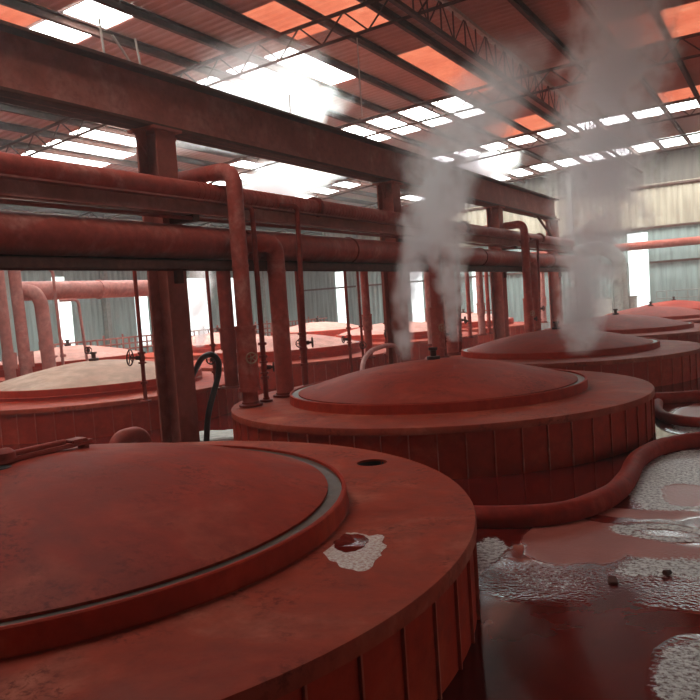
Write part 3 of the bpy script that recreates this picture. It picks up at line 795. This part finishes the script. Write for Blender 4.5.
# ------------------------------------------------------------------ steam
def steam(name, path, dens, lab, seed, fadebot=.12, fadetop=.3, scale=4.6, thr=.44):
    """path: list of ((x,y,z), r) rising in z; mesh is a loft, density fades towards its skin"""
    zs = [p[0][2] for p in path]; z0, z1 = zs[0], zs[-1]
    bm = bmesh.new(); n = 24; rings = []
    steps = 26
    def at(f):
        z = z0+(z1-z0)*f
        for a, b in zip(path, path[1:]):
            if a[0][2] <= z <= b[0][2]+1e-6:
                g = (z-a[0][2])/(b[0][2]-a[0][2])
                return (a[0][0]+(b[0][0]-a[0][0])*g, a[0][1]+(b[0][1]-a[0][1])*g, z), a[1]+(b[1]-a[1])*g
        return path[-1]
    for k in range(steps+1):
        (x, y, z), r = at(k/steps)
        rings.append([bm.verts.new((x+r*1.25*math.cos(2*PI*j/n), y+r*1.25*math.sin(2*PI*j/n), z)) for j in range(n)])
    for a, b in zip(rings, rings[1:]):
        for j in range(n): bm.faces.new((a[j], a[(j+1) % n], b[(j+1) % n], b[j]))
    bm.faces.new(rings[0][::-1]); bm.faces.new(rings[-1])
    m, t, nn, l = nt(name)
    w = wpos(t); sep = N(t, 'ShaderNodeSeparateXYZ'); l.new(w, sep.inputs[0])
    Z = math_n(t, 'DIVIDE', math_n(t, 'SUBTRACT', sep.outputs[2], z0), z1-z0, clamp=True)
    def curve(vals):
        lo, hi = min(vals)-.001, max(vals)+.001
        n_ = t.nodes.new('ShaderNodeFloatCurve'); c = n_.mapping.curves[0]
        pts = [((p[0][2]-z0)/(z1-z0), (v-lo)/(hi-lo)) for p, v in zip(path, vals)]
        c.points[0].location = pts[0]; c.points[1].location = pts[-1]
        for q in pts[1:-1]: c.points.new(*q)
        for p in c.points: p.handle_type = 'VECTOR'
        n_.mapping.update(); l.new(Z, n_.inputs['Value'])
        return math_n(t, 'MULTIPLY_ADD', n_.outputs[0], hi-lo, lo)
    cx = curve([p[0][0] for p in path]); cy = curve([p[0][1] for p in path]); R = curve([p[1] for p in path])
    wob = noise_n(t, w, 2.6, 4, .55, .4)
    wob2 = noise_n(t, w, 2.2, 4, .55, .5)
    dx = math_n(t, 'DIVIDE', math_n(t, 'SUBTRACT', sep.outputs[0], cx), R)
    dy = math_n(t, 'DIVIDE', math_n(t, 'SUBTRACT', sep.outputs[1], cy), R)
    dx = math_n(t, 'ADD', dx, math_n(t, 'MULTIPLY_ADD', wob, 1.5, -.75)); dy = math_n(t, 'ADD', dy, math_n(t, 'MULTIPLY_ADD', wob2, 1.5, -.75))
    d = math_n(t, 'SQRT', math_n(t, 'ADD', math_n(t, 'MULTIPLY', dx, dx), math_n(t, 'MULTIPLY', dy, dy)))
    fall = math_n(t, 'SUBTRACT', 1.0, math_n(t, 'MULTIPLY', d, d), clamp=True)
    mp = N(t, 'ShaderNodeMapping'); mp.inputs['Location'].default_value = (seed, seed*.7, 0); mp.inputs['Scale'].default_value = (1, 1, .85); l.new(w, mp.inputs[0])
    nz = noise_n(t, mp.outputs[0], scale, 5, .58, .9)
    nzs = math_n(t, 'MULTIPLY', math_n(t, 'SUBTRACT', math_n(t, 'ADD', nz, math_n(t, 'MULTIPLY', fall, .12)), thr), 3.6, clamp=True)
    fb = math_n(t, 'DIVIDE', Z, fadebot, clamp=True); ft = math_n(t, 'DIVIDE', math_n(t, 'SUBTRACT', 1.0, Z), fadetop, clamp=True)
    dn = math_n(t, 'MULTIPLY', math_n(t, 'MULTIPLY', fall, nzs), math_n(t, 'MULTIPLY', fb, ft))
    dn = math_n(t, 'MULTIPLY', math_n(t, 'DIVIDE', dn, R), dens)
    v = N(t, 'ShaderNodeVolumeScatter'); v.inputs['Color'].default_value = (.95, 1, .965, 1); v.inputs['Anisotropy'].default_value = .5
    l.new(dn, v.inputs['Density']); o_ = N(t, 'ShaderNodeOutputMaterial'); l.new(v.outputs[0], o_.inputs['Volume'])
    o = obj(name, bm, m)
    return tag(o, lab, 'steam', None, 'stuff')
steam('steam_plume', [((-3.75, 7.5, .86), .10), ((-3.76, 7.54, 1.32), .16), ((-3.69, 7.6, 1.77), .21), ((-3.51, 7.7, 2.26), .34), ((-3.34, 7.9, 2.76), .46), ((-3.09, 8.1, 3.42), .6), ((-2.74, 8.3, 3.96), .62), ((-2.43, 8.5, 4.5), .5)],
      3.2, 'white steam plume rising off the central tank lid and leaning right', 1.7, .08, .45)
steam('steam_plume', [((-3.72, 8.93, .95), .12), ((-3.73, 8.95, 1.5), .18), ((-3.75, 8.97, 1.96), .3), ((-3.79, 9.0, 2.48), .42), ((-3.94, 9, 3.07), .5), ((-4.1, 9, 3.8), .45)],
      2.6, 'fainter steam plume just right of the one off the central tank lid', 4.1, .05, .5)
steam('steam_plume', [((-2.72, 11.47, .5), .3), ((-2.69, 11.55, 1.2), .42), ((-2.58, 11.66, 1.8), .55), ((-2.43, 11.8, 2.55), .78), ((-2.38, 11.9, 3.46), .92), ((-2.22, 12.07, 4.51), .95), ((-2.02, 12.27, 5.56), .9), ((-1.93, 12.39, 6.9), .9)],
      3.4, 'tallest steam plume, rising off the third tank up to the roof at right', 8.3, .08, .12, 3.3, .41)
steam('steam_cloud', [((-10.6, 10.8, 4.7), .7), ((-9.6, 11.6, 5.4), 1.3), ((-8.9, 12.0, 6.1), 1.6), ((-8.5, 12.3, 6.65), 1.3)],
      2.0, 'pale steam cloud drifting under the brightest skylights at upper left', 2.9, .3, .1, 1.1, .4)
steam('steam_plume', [((-9.23, 10.21, .92), .15), ((-9.23, 10.26, 1.61), .24), ((-9.15, 10.34, 2.15), .3), ((-9.18, 10.36, 3.0), .35)],
      2.2, 'white steam wisp rising behind the nearest steel column', 6.2, .05, .4)
steam('steam_cloud', [((-5.2, 13.4, 4.0), .5), ((-5.0, 13.6, 4.7), .9), ((-4.7, 13.8, 5.5), 1.0), ((-4.4, 14, 6.3), .8)],
      .8, 'thin steam cloud hanging under the roof above the second column', 11.7, .3, .4, 1.3, .42)

steam('steam_cloud', [((-10.9, 14.0, 5.3), .8), ((-10.7, 14.3, 5.8), 1.7), ((-10.5, 14.5, 6.3), 2.0), ((-10.4, 14.5, 6.58), 1.7)],
      4.5, 'glowing steam cloud right under the brightest row of skylights', 5.5, .3, .1, .9, .3)
steam('steam_cloud', [((-13.6, 18.0, 4.6), .8), ((-13.4, 19.2, 5.3), 1.6), ((-13.2, 20.2, 6.0), 1.8), ((-13.1, 20.4, 6.3), 1.2)],
      4.0, 'glowing steam cloud seen between the crane beam and the pipes', 7.5, .3, .1, .9, .3)
steam('steam_cloud', [((-9.6, 24.6, 5.0), .6), ((-9.4, 25.4, 5.6), 1.1), ((-9.2, 26.2, 6.2), 1.3), ((-9.1, 26.6, 6.65), 1.0)],
      4.0, 'small bright steam cloud under the skylights just left of the tallest plume', 9.5, .3, .1, 1.2, .32)
# thin haze filling the hall
bm = bmesh.new(); box(bm, X_L-.4, X_R+.4, Y_B-.4, Y_END+.4, -.1, 7.6)
m_, t_, n_, l_ = nt('hall_haze')
v_ = N(t_, 'ShaderNodeVolumeScatter'); v_.inputs['Color'].default_value = (.97, .98, .95, 1); v_.inputs['Density'].default_value = .0034; v_.inputs['Anisotropy'].default_value = .5
o_ = N(t_, 'ShaderNodeOutputMaterial'); l_.new(v_.outputs[0], o_.inputs['Volume'])
HAZE = True
if HAZE:
    tag(obj('hall_haze', bm, m_), 'thin steam haze filling the whole tank hall', 'haze', None, 'stuff')
else: bm.free()

# ------------------------------------------------------------------ daylight
W = bpy.data.worlds.new('World'); sc.world = W; W.use_nodes = True
bg = W.node_tree.nodes['Background']; bg.inputs[0].default_value = (.93, 1, .97, 1); bg.inputs[1].default_value = 1.6

# ------------------------------------------------------------------ camera
F_, P_, R_, Y_, CZ = 741., math.radians(3.65), math.radians(3.916), math.radians(30.7), 1.559
def ray(u, v):
    c, s = math.cos(R_), math.sin(R_); x = u*c+v*s; y = -u*s+v*c
    d = (x, math.cos(P_)+y*math.sin(P_), -math.sin(P_)+y*math.cos(P_))
    c, s = math.cos(Y_), math.sin(Y_)
    return Vector((d[0]*c-d[1]*s, d[0]*s+d[1]*c, d[2]))
fw = ray(0, 0); rt = ray(1, 0)-fw; upv = ray(0, 1)-fw
cam = bpy.data.cameras.new('Camera'); co = bpy.data.objects.new('Camera', cam); C.objects.link(co)
cam.sensor_width = 36; cam.lens = 36*F_/700
mw = Matrix((( rt.x, upv.x, -fw.x, 0), (rt.y, upv.y, -fw.y, 0), (rt.z, upv.z, -fw.z, CZ), (0, 0, 0, 1)))
co.matrix_world = mw
sc.camera = co
